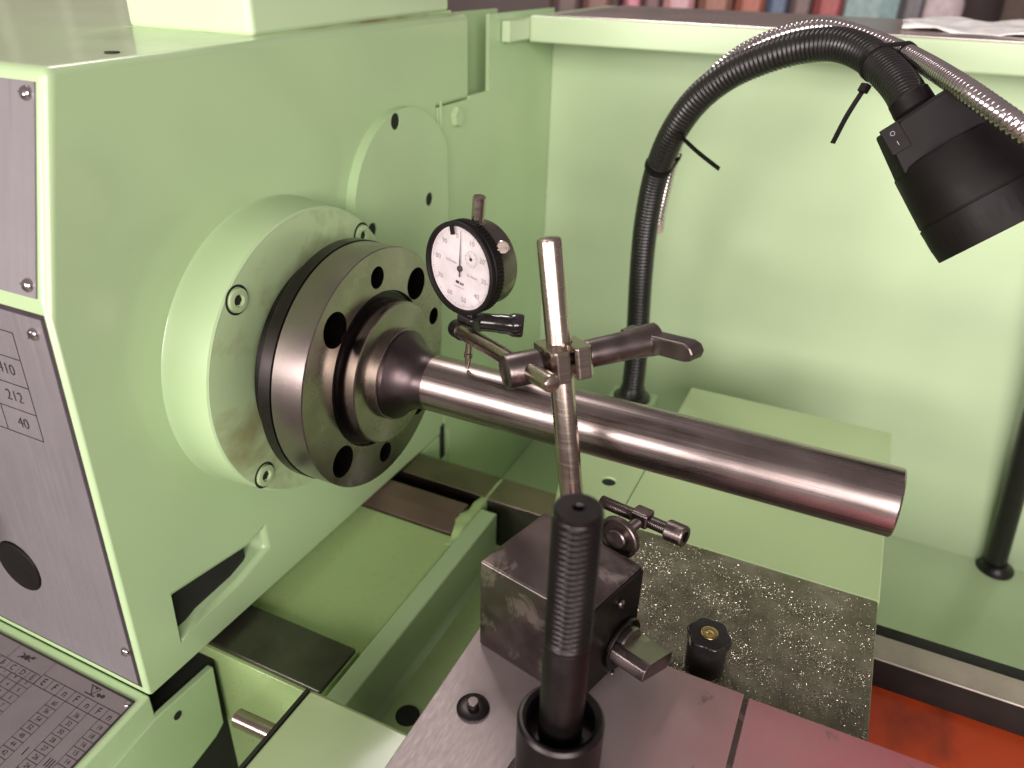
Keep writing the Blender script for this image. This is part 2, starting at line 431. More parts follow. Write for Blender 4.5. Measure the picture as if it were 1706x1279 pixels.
# ================================================================== SPINDLE + TEST MANDREL
sp = thing('lathe_spindle', 'black spindle nose ring between the green bearing cover and bright flange', 'spindle', (-12, 0, -90))
MB().rev([(-60, 58), (-24, 58), (-24, 78), (-11.5, 78), (-9.8, 90.2), (-9.2, 90.7), (-.4, 90.7), (-.2, 60)], (0, 0, 0), (1, 0, 0), 128).build('spindle_nose', M['black'], sp)
md = thing('test_mandrel', 'ground steel test bar with drilled round flange bolted to the spindle', 'test bar', (0, 0, -90))
flange = MB().rev([(0, 60), (0, 89.4), (.6, 90), (24.4, 90), (25, 89.2), (25, 58.8), (21.5, 57.6), (21.5, 40)], (0, 0, 0), (1, 0, 0), 160).build('flange', M['steel_turned'], md)
holes = []; plugs = []
for a, r_, hr in ((43.3, 71.5, 12.5), (133.6, 70.5, 12.5), (-137, 73, 12), (-47, 72, 11.5), (88.2, 70.6, 8), (-91.2, 72.5, 8), (9.5, 77.5, 7)):
    y, z = r_ * math.cos(rad(a)), r_ * math.sin(rad(a))
    holes.append(MB().rev([(0, hr), (40, hr)], (-5, y, z), (1, 0, 0), 32))
flange.data.materials.append(M['steel_face'])
for p in flange.data.polygons:
    if abs(p.normal.x) > .9 and p.center.x > .02: p.material_index = 1
cut(flange, holes, M['black'])
MB().rev([(21.8, 40), (21.8, 52), (23.5, 52.7), (37.6, 52.7), (38.2, 52), (38.2, 30)], (0, 0, 0), (1, 0, 0), 128).build('hub', M['steel_turned'], md)
MB().rev([(38.15, 51.8), (38.3, 51.6), (38.3, 30)], (0, 0, 0), (1, 0, 0), 128, close=False).build('hub_face', M['steel_face'], md)
MB().rev([(21.6, 57.4), (21.9, 57), (21.9, 51)], (0, 0, 0), (1, 0, 0), 128, close=False).build('undercut', M['black'], md)
MB().rev([(37, 34.0), (42.6, 34.0), (43.2, 33.4), (43.3, 31.0)], (0, 0, 0), (1, 0, 0), 96, close=False).build('collar', M['steel_turned'], md)
nk = [(43.0, 32.6), (45.5, 32.6)]
for i in range(13):
    t = i / 12; a = t * PI / 2
    nk.append((46 + 21 * math.sin(a), 20.45 + 12.1 * (1 - math.sin(a)) ** 2.0))
nk.append((70, 20.42))
MB().rev(nk, (0, 0, 0), (1, 0, 0), 96, close=False).build('neck', M['neck'], md)
MB().rev([(69.5, 20.4), (374.3, 20.4), (375.2, 19.6), (375.5, 19.0), (375.5, 5), (370, .01)], (0, 0, 0), (1, 0, 0), 128).build('shaft', M['steel'], md)
mk = MB()
for i in range(26):
    x = random.choice((random.uniform(345, 372), random.uniform(360, 374), random.uniform(330, 372)))
    a = rad(random.gauss(128, 7)); L = random.uniform(.6, 3.2); wd = random.uniform(.35, 1.0)
    def cp(xx, aa): return (xx, 20.46 * math.cos(aa), 20.46 * math.sin(aa))
    da = wd / 20; sk_ = random.uniform(-.03, .03)
    mk.add([cp(x, a), cp(x + L, a + sk_), cp(x + L * .9, a + da + sk_), cp(x + L * .2, a + da * .7)], [(0, 1, 2, 3)])
mk.build('rust_mark', plain('dry_oil_mark', (.06, .03, .03), .5), md)

# ================================================================== BED
bed = thing('lathe_bed', 'green cast lathe bed with dark ground ways and a gap joint', 'lathe bed', (0, 0, -420))
# left (gap bridge) section
MB().prism([(-116, -420), (-116, -226), (-63, -226), (-63, -232.5), (100, -232.5), (100, -300), (100, -420)], 'x', -600, 31).build('gap_bridge', M['green_floor'], bed, bevel=1.2)
MB().box(-600, 30, -113, -66, -229, -222).build('front_way', M['way_dark'], bed, bevel=1.5)
MB().prism([(102, -240), (103, -232.5), (116, -224), (119, -222), (140, -222), (141, -224), (141, -262), (102, -262)], 'x', -600, 22).build('inner_rear_way', M['way_brown'], bed, bevel=.6)
MB().box(-600, 23, 141, 160, -262, -247).build('way_gutter_shade', M['hole'], bed)
MB().prism([(160, -262), (160, -223), (161, -222), (197, -222), (199, -224), (199, -262)], 'x', -600, 31).build('outer_rear_way', M['way'], bed, bevel=.4)
MB().box(-600, 31, 100, 200, -420, -262.3).build('rear_web', M['green_floor'], bed)
# ragged casting edge closing the gap joint
rg = MB(); random.seed(3); n_ = 40; vs = []
for i in range(n_ + 1):
    y = 87 + 113 * i / n_
    zt = -223.5 + .5 * math.sin(i * .42) + .3 * math.sin(i * .9 + 1) + random.uniform(-.15, .15) - 30 * max(0, (y - 197) / 10) ** 2
    zt -= 8 / (1 + math.exp((y - 99) / 2.5))
    zt += 1.6 * math.exp(-((y - 124) / 10) ** 2)
    xl = 25 + .8 * math.sin(i * .5) + random.uniform(-.3, .3) - 5 * math.exp(-((y - 121) / 9) ** 2)
    xr = 35.5 + .6 * math.sin(i * 1.7)
    vs += [(xl, y, -262), (xl, y, zt - 1.2), (xl + 1.6, y, zt), (xr - 2.5, y, zt - .3), (xr, y, zt - 2), (xr, y, -262)]
fs = [(i * 6 + j, i * 6 + (j + 1) % 6, (i + 1) * 6 + (j + 1) % 6, (i + 1) * 6 + j) for i in range(n_) for j in range(6)]
fs += [tuple(range(5, -1, -1)), tuple(n_ * 6 + j for j in range(6))]
rg.add(vs, fs).build('casting_edge', M['green_floor'], bed, sharp=70)
MB().box(-600, -71, 199.5, 262, -290, -226).build('rear_ledge', M['green'], bed, bevel=1)
random.seed(11)
# right section
MB().box(36.6, 55, -150, 140, -420, -222).build('cross_rib', M['green'], bed, bevel=1.5, seg=3)
MB().box(55, 760, -116, 158, -420, -277).build('inner_floor', M['green_floor'], bed)
MB().add([(54.8, -150, -268), (56, -150, -272), (59, -150, -276.7), (54.8, -150, -277.5), (54.8, 138, -268), (56, 138, -272), (59, 138, -276.7), (54.8, 138, -277.5)],
         [(0, 1, 5, 4), (1, 2, 6, 5), (2, 3, 7, 6), (0, 3, 2, 1), (4, 5, 6, 7)]).build('weld_fillet', M['green'], bed)
MB().prism([(158, -280), (158, -223), (159, -222), (197, -222), (199, -224), (199, -280)], 'x', 35, 200).build('outer_rear_way', M['way'], bed, bevel=.4)
MB().box(35, 200, 157.2, 158.3, -277, -224.5).build('way_side', M['way_dark'], bed)
MB().rev([(0, 10), (.6, 10)], (76, -66, -276.9), (0, 0, 1), 28).build('drain_hole_shade', M['hole'], bed)  # black disc on the floor paints the hole's dark inside
# right of the saddle
MB().prism([(113, -251), (113, -223), (114, -222), (141, -222), (141, -251)], 'x', 330, 900).build('inner_rear_way', M['rail_steel'], bed, bevel=.8)
MB().box(330, 900, 112.4, 113.3, -251, -223.4).build('way_front_shade', M['black'], bed)  # thin black sheet paints the front side of the way as shaded
MB().box(330, 900, 141, 158, -270, -226).build('way_gap_shade', M['hole'], bed)  # black strip stands in for the shadowed gap behind the way
MB().prism([(157, -420), (157, -272), (199, -272), (199, -420)], 'x', 330, 900).build('rear_web', M['black'], bed)
MB().prism([(141, -420), (141, -251.5), (100, -251.5), (62, -276), (20, -284), (20, -420)], 'x', 330, 900).build('orange_web', M['orange'], bed, bevel=2)
MB().prism([(18, -420), (18, -300), (-60, -330), (-60, -420)], 'x', 330, 900).build('orange_floor', M['orange'], bed, bevel=2)
MB().box(-720, 1000, -320, 532, -1100, -421).build('machine_base', M['green'], bed)
MB().box(-600, -60, -113, 100, -420, -233).build('bed_core', M['green_floor'], bed)

# ================================================================== FEED GEARBOX below the headstock
gb = thing('feed_gearbox', 'green feed gearbox under the headstock with printed thread chart on top', 'gearbox', (-200, -200, -420))
sl = 7.5 / 58.4
def gz(y): return -209.4 + (y + 178) * sl
MB().prism([(-178, -420), (-178, gz(-178)), (-300, gz(-300)), (-300, -420)], 'x', -600, XH).build('gearbox_body', M['green'], gb, bevel=2, seg=3)
ch_n = Vector((0, -sl, 1)).normalized(); ch_y = Vector((0, 1, sl)).normalized()
def ch(x, y, o=0): return Vector((x, y, gz(y))) + ch_n * o
c4 = [(-76, -186.5), (-76, -292), (-420, -292), (-420, -186.5)]
pc = MB().add([ch(x, y, .1) for x, y in c4] + [ch(x, y, 1) for x, y in c4], [(0, 1, 2, 3), (7, 6, 5, 4), (0, 4, 5, 1), (1, 5, 6, 2), (2, 6, 7, 3), (3, 7, 4, 0)])
chart = pc.build('thread_chart_plate', M['chart'], gb)
cb = MB()
for (x0, y0), (x1, y1) in (((-420, -187), (-75.6, -187)), ((-76, -186.5), (-76, -292))): strip(cb, ch(x0, y0, 1.1), ch(x1, y1, 1.1), 1.6, ch_n)
ln = MB()
def L_(x0, y0, x1, y1, wd=.45): strip(ln, ch(x0, y0, 1.15), ch(x1, y1, 1.15), wd, ch_n)
# the E..n table
xs = [-156.5, -145, -133.6, -122.2, -110.8, -99.4, -88, -77]
L_(-156.5, -198.4, -77, -198.4); L_(-260, -207.2, -77, -207.2); L_(-260, -200.2, -158, -200.2)
for x in xs: L_(x, -198.4, x, -207.2)
L_(-156.5, -187, -156.5, -198.4, .35); L_(-196, -187, -196, -200, .35)
for i, x in enumerate((-260, -248, -236, -224, -212, -200.6, -189.4, -178.2, -167.6, -157)): L_(x, -200.2, x, -207.2, .35)
dig = []; D_ = lambda st, x, y, sz: dig.append((st, sz, ch(x, y, 1.2), (1, 0, 0), ch_y))
for st, x in zip('EFnFnFn', [-150.7, -139.3, -128, -116.5, -105, -93.7, -82.4]): D_(st, x, -203, 7.6)
for st, x in zip('ABCDE', [-206.5, -195, -183.8, -173, -162.3]): D_(st, x, -203.9, 6.0)
vals = {0: ['60', '56', '54', '52', '48', '44', '42', '40', '38'], 1: ['36', '32', '30', '28', '27', '26', '24', '22', '20'], 2: ['19', '18', '16', '15', '14', '13', '12', '11', '10']}
for k, (xa, xb) in enumerate(((-134, -122.6), (-111, -99.6), (-88.3, -77.2))):
    L_(xa, -207.2, xa, -290, .4); L_(xb, -207.2, xb, -290, .4)
    for j in range(9):
        y = -207.2 - 6.6 * (j + 1) - 1.2
        L_(xa, y, xb, y, .4); D_(vals[k][j], (xa + xb) / 2, y + 3.3, 4.6)
for xa, xb in ((-168, -157), (-180, -169), (-192, -181), (-204, -193)):
    L_(xa, -207.2, xa, -290, .35); L_(xb, -207.2, xb, -290, .35)
    for j in range(9):
        y = -207.2 - 6.6 * (j + 1) + 2; L_(xa, y, xb, y, .35)
        D_(random.choice(['1', '2', '4', '7', '8', '6', '3', '5']), (xa + xb) / 2, y + 3.3, 4.0)
D_('I', -115.9, -245, 9); D_('III', -93, -244, 9); D_('II', -140, -252, 9)
ln.v += []; ln.build('chart_lines', M['ink'], chart); cb.build('chart_border', M['ink'], chart)
text('chart_lettering', dig, M['ink'], chart)
# small pictograms in the header: an arrow with a tool and a threaded bar
for cx_ in (-181, -108):
    pg = MB()
    for (x, y), r_ in (((-181, -193.5), 2.6), ((-176.5, -192.2), 1.8), ((-185, -194.6), 1.8), ((-104, -193.6), 2.0), ((-100.5, -193.4), 2.0), ((-110, -190.2), 1.3)):
        if abs(x - cx_) > 20: continue
        k = 9; pg.add([ch(x + r_ * math.cos(i * 2 * PI / k) * random.uniform(.8, 1.25), y + .7 * r_ * math.sin(i * 2 * PI / k) * random.uniform(.7, 1.3), 1.16) for i in range(k)], [tuple(range(k))])
    for a, b in (((-189, -196), (-174, -191)), ((-188, -191.5), (-176, -195.5)), ((-116, -189.6), (-106, -189.6)), ((-115, -189.5), (-110, -195.5)), ((-110, -195.5), (-106, -189.6)), ((-116, -196), (-106, -196))):
        if abs(a[0] - cx_) > 20: continue
        strip(pg, ch(*a, 1.17), ch(*b, 1.17), .7, ch_n)
    pg.build('chart_symbol', M['ink'], chart)
inst('screw', pan_screw_mesh(2.2, M['chrome']), chart, ch(-79, -190.5, 1.0), frame(ch_n))
# end panel under the headstock
MB().prism([(-300, -420), (-300, -250), (-182, -229.5), (-124, -233), (-126, -298), (-136, -304), (-168, -310), (-172, -420)], 'x', XH - 3, -66.5).build('end_panel', M['green'], gb, bevel=1.6)
MB().rev([(0, 3.6), (.6, 3.6)], (-66.6, -164, -245), (1, 0, 0), 20).build('screw_hole', M['hole'], gb)
MB().box(-140, XH - 4, -177, -117, -420, -236).build('gearbox_core', M['hole'], gb)

# ================================================================== SADDLE
sd = thing('lathe_saddle', 'lathe saddle with green rear wing and dark oily top strewn with chips', 'lathe saddle', (260, 0, -222))
ZS = -134.0
MB().box(194, 394.5, 74.5, 331, -172, ZS).build('rear_wing', M['green_saddle'], sd, bevel=1.6, seg=3)
wp = MB().prism([(145, 54), (131, 106), (131, 222), (193.6, 222), (193.6, 74.7), (160, 54)], 'z', -168, ZS - 1.2).build('wing_plate', M['green_saddle'], sd, bevel=1.2)
cut(wp, [MB().rev([(0, 6), (80, 6)], (170, 127, -190), (0, 0, 1), 28)], M['hole'])
MB().rev([(0, 5.9), (.5, 5.9)], (170, 127, -137.5), (0, 0, 1), 24).build('wing_hole_shade', M['hole'], sd)  # black disc near the rim paints the shade in the hole
mt, nt, b = mat('oily_machined_iron'); v = coords(nt)
n1 = noise(nt, v, 35, 6, .6); n2 = noise(nt, v, 240, 3)
nt.links.new(ramp(nt, n1, [(.25, (.10, .088, .065)), (.55, (.20, .175, .135)), (.8, (.31, .275, .23))]), b.inputs['Base Color'])
b.inputs['Metallic'].default_value = .75
nt.links.new(mrange(nt, n1, .3, .7, .22, .5), b.inputs['Roughness']); bump(nt, b, n2, .25, .0008)
b.inputs['Coat Weight'].default_value = .35; b.inputs['Coat Roughness'].default_value = .1
M['iron'] = mt
MB().box(150, 393.3, -165, 74.2, -175, ZS).build('machined_top', M['iron'], sd, bevel=.7)
MB().box(160, 392, -165, 325, -218, -172.3).build('saddle_underside', M['black'], sd)
MB().box(66, 178, -320, -157.5, -176, -150).build('front_wing', M['green_saddle'], sd, bevel=3.5, seg=3)
MB().box(63, 65.9, -300, -158.5, -200, -150.6).build('way_wiper', M['rubber'], sd, bevel=.4)
MB().ccyl((6.5, -170.2, -198.2), (64, -170, -196), 6.2, .8).build('wiper_pin', M['steel_rod'], sd)
MB().box(70, 176, -318, -160, -330, -176.3).build('front_apron', M['hole'], sd)


# chips lying on the saddle: far too many to count
random.seed(5); cp = MB()
def inside(x, y): return 205 < x < 392.5 and -68 < y < 73.5
def dens(x, y):
    d = .30 + .55 * max(0, 1 - abs((x - 255) / 55 + (y - 25) / 90) * .9) + .5 * max(0, (x - 300) / 90) * max(0, 1 - abs(y + 5) / 60)
    d += .6 * math.exp(-((x - 318) / 26) ** 2 - ((y - 45) / 13) ** 2)
    n = math.sin(x * .11 + 1.7 * math.sin(y * .07)) + math.sin(y * .17 + x * .05 + 2) + .7 * math.sin(x * .31 - y * .23)
    d *= .30 + .75 * max(0, n + .5) / 1.6
    if y > 62: d *= .25
    return d
cnt = 0
while cnt < 19000:
    x, y = random.uniform(200, 393), random.uniform(-69, 74)
    if not inside(x, y) or random.random() > dens(x, y): continue
    L = random.expovariate(1 / .5) + .2; L = min(L, 2.2); wd = random.uniform(.12, .34)
    a = random.uniform(0, PI); ca, sa = math.cos(a) * L / 2, math.sin(a) * L / 2
    z0 = ZS + random.uniform(.05, .25); h1 = random.uniform(0, .7); h2 = random.uniform(0, .5)
    px, py = -sa / L * wd * 2, ca / L * wd * 2
    cp.add([(x - ca, y - sa, z0), (x + px, y + py, z0 + h1), (x + ca, y + sa, z0 + h2), (x - px, y - py, z0 + .15)], [(0, 3, 1), (1, 3, 2)])
    cnt += 1
chips = cp.build('metal_chips', metal('bright_chip', (.47, .425, .345), .26, bs=0), sd, sharp=1)
chips['kind'] = 'stuff'

# knob on the saddle
kn = thing('clamp_knob', 'black round knob with brass centre standing on the chip covered saddle', 'knob', (292, -40, ZS))
MB().rev([(0, 13), (4, 13.4), (22, 13.2), (24, 12.6)], (292, -40, ZS), (0, 0, 1), 40).build('knob_body', M['blackg'], kn)
lob = []
for i in range(120):
    a = 2 * PI * i / 120; lob.append((13.6 * (1 + .06 * math.cos(6 * a)) * math.cos(a), 13.6 * (1 + .06 * math.cos(6 * a)) * math.sin(a)))
MB().oprism(lob, (292, -40, ZS + 22), (1, 0, 0), (0, 1, 0), (0, 0, 1), 7).build('knob_cap', M['blackg'], kn, bevel=1.2)
MB().rev([(0, 5.6), (.8, 5.4), (1.0, 4.8), (.6, 2.4), (1.0, 1.8), (1.1, .01)], (292, -40, ZS + 28.6), (0, 0, 1), 28).build('brass_insert', M['brass'], kn)

# ================================================================== CROSS SLIDE
ZC = -110.0
cs = thing('cross_slide', 'ground grey cross slide with painted reddish reflection carrying the magnetic base', 'cross slide', (240, -150, -134))
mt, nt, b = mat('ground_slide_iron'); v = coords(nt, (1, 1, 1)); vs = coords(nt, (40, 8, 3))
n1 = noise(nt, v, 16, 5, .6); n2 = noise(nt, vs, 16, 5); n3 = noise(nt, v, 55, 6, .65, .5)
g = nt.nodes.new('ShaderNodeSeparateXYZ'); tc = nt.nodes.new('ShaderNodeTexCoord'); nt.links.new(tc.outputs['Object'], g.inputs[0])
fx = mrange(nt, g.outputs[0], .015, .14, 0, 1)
c = mixc(nt, fx, (.31, .262, .262), (.50, .135, .17))  # red reflection painted into the base colour, growing along X
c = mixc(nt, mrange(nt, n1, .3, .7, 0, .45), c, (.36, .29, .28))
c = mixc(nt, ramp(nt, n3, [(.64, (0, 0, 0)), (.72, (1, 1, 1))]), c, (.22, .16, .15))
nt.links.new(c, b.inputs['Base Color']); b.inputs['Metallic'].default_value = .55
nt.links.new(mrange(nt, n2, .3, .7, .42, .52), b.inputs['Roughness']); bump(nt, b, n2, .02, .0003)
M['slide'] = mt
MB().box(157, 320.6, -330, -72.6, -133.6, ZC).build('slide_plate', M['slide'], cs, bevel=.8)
MB().box(320.4, 323.6, -330, -75, -133.6, ZC - 1.6).build('joint_groove', M['steel_dark'], cs)
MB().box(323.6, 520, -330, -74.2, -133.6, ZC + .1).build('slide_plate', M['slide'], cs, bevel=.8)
MB().box(165, 500, -328, -76, ZS - 30, -133.4).build('dovetail', M['black'], cs)
rc = MB().rev([(0, 7.6), (1.0, 9.6), (1.6, 9.4), (2.2, 8.4), (2.2, 3.4), (2.0, 3.2)], (182, -153, ZC), (0, 0, 1), 32)
rc.build('bolt_collar', M['black'], cs)
MB().ccyl((182, -153, ZC + 1), (182, -153, ZC + 6.5), 3.3, .5, 20).build('bolt_stub', M['steel_dark'], cs)

# ================================================================== TOOL POST STUD
ts = thing('tool_post_stud', 'black threaded stud with thick plain collar standing nearest the camera', 'threaded stud', (244, -181, ZC))
ax, ay = 244.2, -181.5
st = MB(); seg = 40; pit = 3.0; z0, z1 = 2.0, 74.0; rows = int((z1 - z0) / (pit / 6)); ring = []
for j in range(rows + 1):
    z = z0 + (z1 - z0) * j / rows
    for i in range(seg):
        th = 2 * PI * i / seg; ph = ((z / pit) - th / (2 * PI)) % 1.0
        tri = min(1, max(0, abs(ph - .5) * 2 * 1.35 - .18))
        fade = min(1, max(0, (z - z0) / 4)) * min(1, max(0, (z1 - z) / 2.0))
        r_ = 10.55 - 1.5 * tri * fade - (.5 if z > z1 - .3 else 0)
        ring.append((ax + r_ * math.cos(th), ay + r_ * math.sin(th), z))
fs = [(j * seg + i, j * seg + (i + 1) % seg, (j + 1) * seg + (i + 1) % seg, (j + 1) * seg + i) for j in range(rows) for i in range(seg)]
st.add(ring, fs)
st.build('thread', M['black'], ts, sharp=60)
MB().rev([(-70, 10.6), (1.9, 10.6), (2.1, 10.5)], (ax, ay, 0), (0, 0, 1), 48, close=False).build('shank', M['black'], ts)
MB().rev([(73.6, 10.2), (75.4, 10.2), (76.2, 9.4), (76.2, 2.6), (75.6, 2.2), (70.5, 2.0), (69.5, .01)], (ax, ay, 0), (0, 0, 1), 48, close=False).build('stud_end', M['black'], ts)
MB().rev([(74, 2.1), (70.8, 2.0), (70.7, .01)], (ax, ay, 0), (0, 0, 1), 24, close=False).build('centre_hole', M['hole'], ts)
MB().rev([(ZC, 27), (ZC + 6, 27), (ZC + 7, 26), (ZC + 7, 21.4), (ZC + 8, 21.0), (-50, 21.0), (-48.4, 19.8), (-48.2, 18.6), (-49.6, 16.6), (-62, 16.4), (-62, 10)], (ax, ay, 0), (0, 0, 1), 64, close=False).build('collar', M['black'], ts)

# ================================================================== MAGNETIC STAND
mg = thing('magnetic_indicator_stand', 'dark magnetic base with bright column, clamps and arm holding the dial', 'magnetic stand', (206, -87, ZC))
Lc, Bc, Rc, Fc = Vector((163, -109, 0)), Vector((179, -49, 0)), Vector((250, -69, 0)), Vector((233.5, -124.5, 0))
blk = MB().prism([(p.x, p.y) for p in (Lc, Fc, Rc, Bc)], 'z', ZC + .1, -42).build('magnet_block', M['steel_dark'], mg, bevel=1.6, seg=2)
nf = Vector((.955, -.295, 0)).normalized(); tf = Vector((.295, .955, 0)).normalized(); UZ = Vector((0, 0, 1))
# end plate with small screws and the rotary switch
fcx = (Rc + Fc) / 2
MB().obox(fcx + nf * .6 + UZ * -76, tf, nf, UZ, 27.6, .9, 32.5).build('end_plate', M['black'], mg, bevel=.5)
sm = pan_screw_mesh(2.6, M['steel_dark'])
FF = frame(nf, tf)
dc = Vector((246, -86, -90)) + nf * 1.4
for dz in (36, -21.5): inst('screw', sm, mg, Vector((243.8, -92, -90)) + nf * 1.5 + UZ * dz, frame(nf, (0, .4, 1)))
MB().rev([(0, 17), (1.5, 17), (2.2, 16.2), (2.2, 13.5), (1.4, 13)], dc, nf, 48).build('switch_ring', M['black'], mg)
MB().rev([(0, 12.8), (5, 12.8), (6, 11.8)], dc, nf, 40).build('switch_hub', M['steel_dark'], mg)
ka = (tf * .93 - UZ * .36).normalized(); kb_ = nf.cross(ka)
MB().oprism([(-16, -5.5), (13, -6), (16, -3), (16, 4), (12, 6), (-14, 5.5), (-17, 2), (-17, -3)], dc + nf * 2, ka, kb_, nf, 24).build('switch_handle', M['steel_dark'], mg, bevel=1.0)
# fine adjuster behind the top edge
nb = Vector((.27, .963, 0)).normalized()
rc_ = Vector((230.6, -58.3, -37))
MB().rev([(0, 6), (0, 12.6), (1.0, 13.6), (4.4, 13.6), (5.0, 13.0), (5.0, 11.6), (2.2, 10.6), (2.2, 6)], rc_ + nb * 3.5, -nb, 48, close=False).build('dished_washer', M['steel_dark'], mg)
MB().ccyl(rc_ - nb * 3, rc_ + nb * 4, 6.5, .8, 24).build('pivot_nut', M['steel_dark'], mg)
tj = Vector((240.8, -42.4, -29.3))
MB().ccyl(rc_ + nb * 2, tj, 3.6, .4, 24).build('adjuster_stem', M['steel_dark'], mg)
b0 = Vector((211.6, -34.2, -32.8)); b1 = Vector((257, -47, -29.0)); b2 = Vector((269, -50.3, -28.0)); bd_ = (b2 - b0).normalized()
pts = []; rr = []; Lb = (b1 - b0).length; k = int(Lb / .31)
for i in range(k + 1):
    pts.append(b0 + bd_ * (Lb * i / k)); rr.append(3.6 + (.45 if i % 4 < 2 else -.15))
MB().tube(pts, rr, 20).build('adjuster_screw', M['steel_dark'], mg, sharp=60)
MB().obox(tj - bd_ * 1 , bd_, UZ, bd_.cross(UZ), 6, 5.2, 5).build('adjuster_block', M['steel_dark'], mg, bevel=1.6)
hd = MB().rev([(0, 6.0), (.8, 6.6), (11.2, 6.6), (12, 6.0), (12, 3.4), (6, 3.2), (6, .01)], b1, bd_, 32); hd.build('screw_head', M['steel_dark'], mg)
MB().rev([(0, 3.5), (.2, 3.5)], b1 + bd_ * 7.0, bd_, 6).build('hex_socket', M['hole'], mg)
# column
r0 = Vector((203, -58, -42)); r1 = Vector((169.8, -42.4, 136)); rd = (r1 - r0).normalized()
MB().rev([(-4, 7.1), ((r1 - r0).length - 2.2, 7.1), ((r1 - r0).length - .9, 6.6), ((r1 - r0).length - .3, 5.0), ((r1 - r0).length, .02)], r0, rd, 40).build('column', M['steel_rod'], mg)
MB().rev([(0, 10), (6, 10), (7, 9)], r0 - rd * 1, rd, 32).build('column_socket', M['steel_dark'], mg)
# clamp round the column
a0 = Vector((99.8, -14.2, 53.2)); a1 = Vector((195.1, -89.0, 74.0)); ad = (a1 - a0).normalized(); La = (a1 - a0).length
cxd = Vector((.727, .794, .143)); cxd = (cxd - rd * cxd.dot(rd)).normalized()        # across: from swivel to lever
fwd = rd.cross(cxd).normalized()
if fwd.y > 0: fwd = -fwd
Sc = a0 + ad * (La * .735)                      # the arm crosses the swivel barrel here
du = Sc - r0
k1 = cxd.dot(rd); s_ax = -(du.dot(cxd) - k1 * du.dot(rd)) / (1 - k1 * k1)
ca = Sc + cxd * s_ax                            # clamp bolt axis where it passes the column
cl_c = r0 + rd * ((ca - r0).dot(rd))
def ear(sgn):
    x0, x1 = (1.4, 12.4)
    P = [(x0, -6), (x1 - 1, -9.5), (x1, -7), (x1, 17), (x1 - 2.4, 20), (x0 + 1.2, 20), (x0, 18.5), (x0, 7.5), (x0 + 4.2, 6.0), (7.2, 0), (5.2, -5.2)]
    return [(sgn * a, b_) for a, b_ in P]
hh = 9.2
for sgn in (-1, 1):
    MB().oprism(ear(sgn), cl_c - rd * hh, cxd, fwd, rd, 2 * hh).build('clamp_jaw', M['steel_rod'], mg, bevel=1.1, seg=3)
MB().oprism([(-10.8, -9.2), (10.8, -9.2), (8, -12.5), (-8, -12.5)], cl_c - rd * (hh - .6), cxd, fwd, rd, 2 * hh - 1.2).build('clamp_back', M['steel_rod'], mg, bevel=.8)
MB().cyl(ca - cxd * 12, ca + cxd * 12, 4.2, n=24).build('clamp_bolt', M['black'], mg)
MB().rev([(0, 6.6), (1.0, 7.0), (3, 8.6), (4, 9.6), (s_ax - 2.5, 9.9), (s_ax - .8, 9.4), (s_ax, 8.2)], ca - cxd * 12.2, -cxd, 40).build('swivel_barrel', M['steel_dark'], mg)
# arm through the swivel
MB().rev([(-2, 5.1), (La - 3.5, 5.1), (La - 1.8, 4.9), (La - .7, 4.2), (La - .15, 2.4), (La, .02)], a0, ad, 36).build('indicator_arm', M['steel_rod'], mg)
MB().rev([(-9, 4.6), (-8, 6.1), (2.4, 6.1), (3, 5.4)], a0, ad, 32).build('arm_cap', M['black'], mg)
# locking lever
la = ca + cxd * 12.6; lb = la + cxd * 46
MB().rev([(0, 7.0), (1, 8.0), (2.0, 8.2), (30, 8.6), (43, 9.8), (46.5, 9.8), (47.5, 8.8)], la, cxd, 40).build('lever_barrel', M['steel_dark'], mg)
ld = Vector((1.424, -.688, .28)).normalized(); lu = cxd.cross(ld).normalized(); lx = ld.cross(lu)
lc = la + cxd * 42
for sub in (0,):
    bar = [(-17, -5.5), (30, -5.5), (34.5, -4), (36.5, 0), (34.5, 4.2), (30, 5.5), (-17, 5.5), (-20, 0)]
    MB().oprism([(p, q) for p, q in bar], lc - lx * 5.5, ld, lu, lx, 11).build('lever_bar', M['steel_dark'], mg, bevel=1.2)

# ================================================================== DIAL INDICATOR
di = thing('dial_indicator', 'round white faced dial indicator with black rim touching the steel bar', 'dial indicator', (99.4, -4.5, 20.4))
dn = Vector((-.29, -.957, .03)).normalized(); P_ = Vector((100.24, -17.95, 96.93))
tip = Vector((99.4, -4.8, 20.5)); Ax = P_ - dn * 14.5
su = (Ax - tip); su = (su - dn * su.dot(dn)).normalized()                 # up along the stem
sr = su.cross(dn).normalized()                                            # to the reader's right
if sr.x < 0: sr = -sr
MB().rev([(-26, 25.0), (-25.3, 26.6), (-24, 27.2), (-10.5, 27.4), (-10.2, 26.6)], P_, dn, 80).build('case', M['steel_dark'], di)
bz = []
nb_ = 160
mb = MB(); prof_b = [(-10.4, 28.0), (-10.0, 29.2), (-4.2, 29.3), (-3.6, 28.6), (-3.0, 28.7), (-1.0, 29.8), (.3, 29.6), (.9, 28.8), (1.0, 27.6), (.2, 26.9), (-2.2, 26.6)]
mb.rev(prof_b, P_, dn, nb_, close=False)
bezel = mb.build('bezel', M['blackp'], di)
kr = MB()
for i in range(72):
    a = 2 * PI * i / 72; rv = sr * math.cos(a) + su * math.sin(a); tv = dn.cross(rv)
    kr.obox(P_ - dn * 7.2 + rv * 29.3, tv, rv, dn, .75, .55, 2.7)
kr.build('knurling', M['blackp'], bezel)
face = MB().rev([(-2.3, 27.0), (-2.0, 26.8)], P_, dn, 80).build('dial_face', M['face'], di)
fd = -1.85
def fp(x, y, o=0): return P_ + dn * (fd + o) + sr * x + su * y
tk = MB(); rot0 = rad(12)
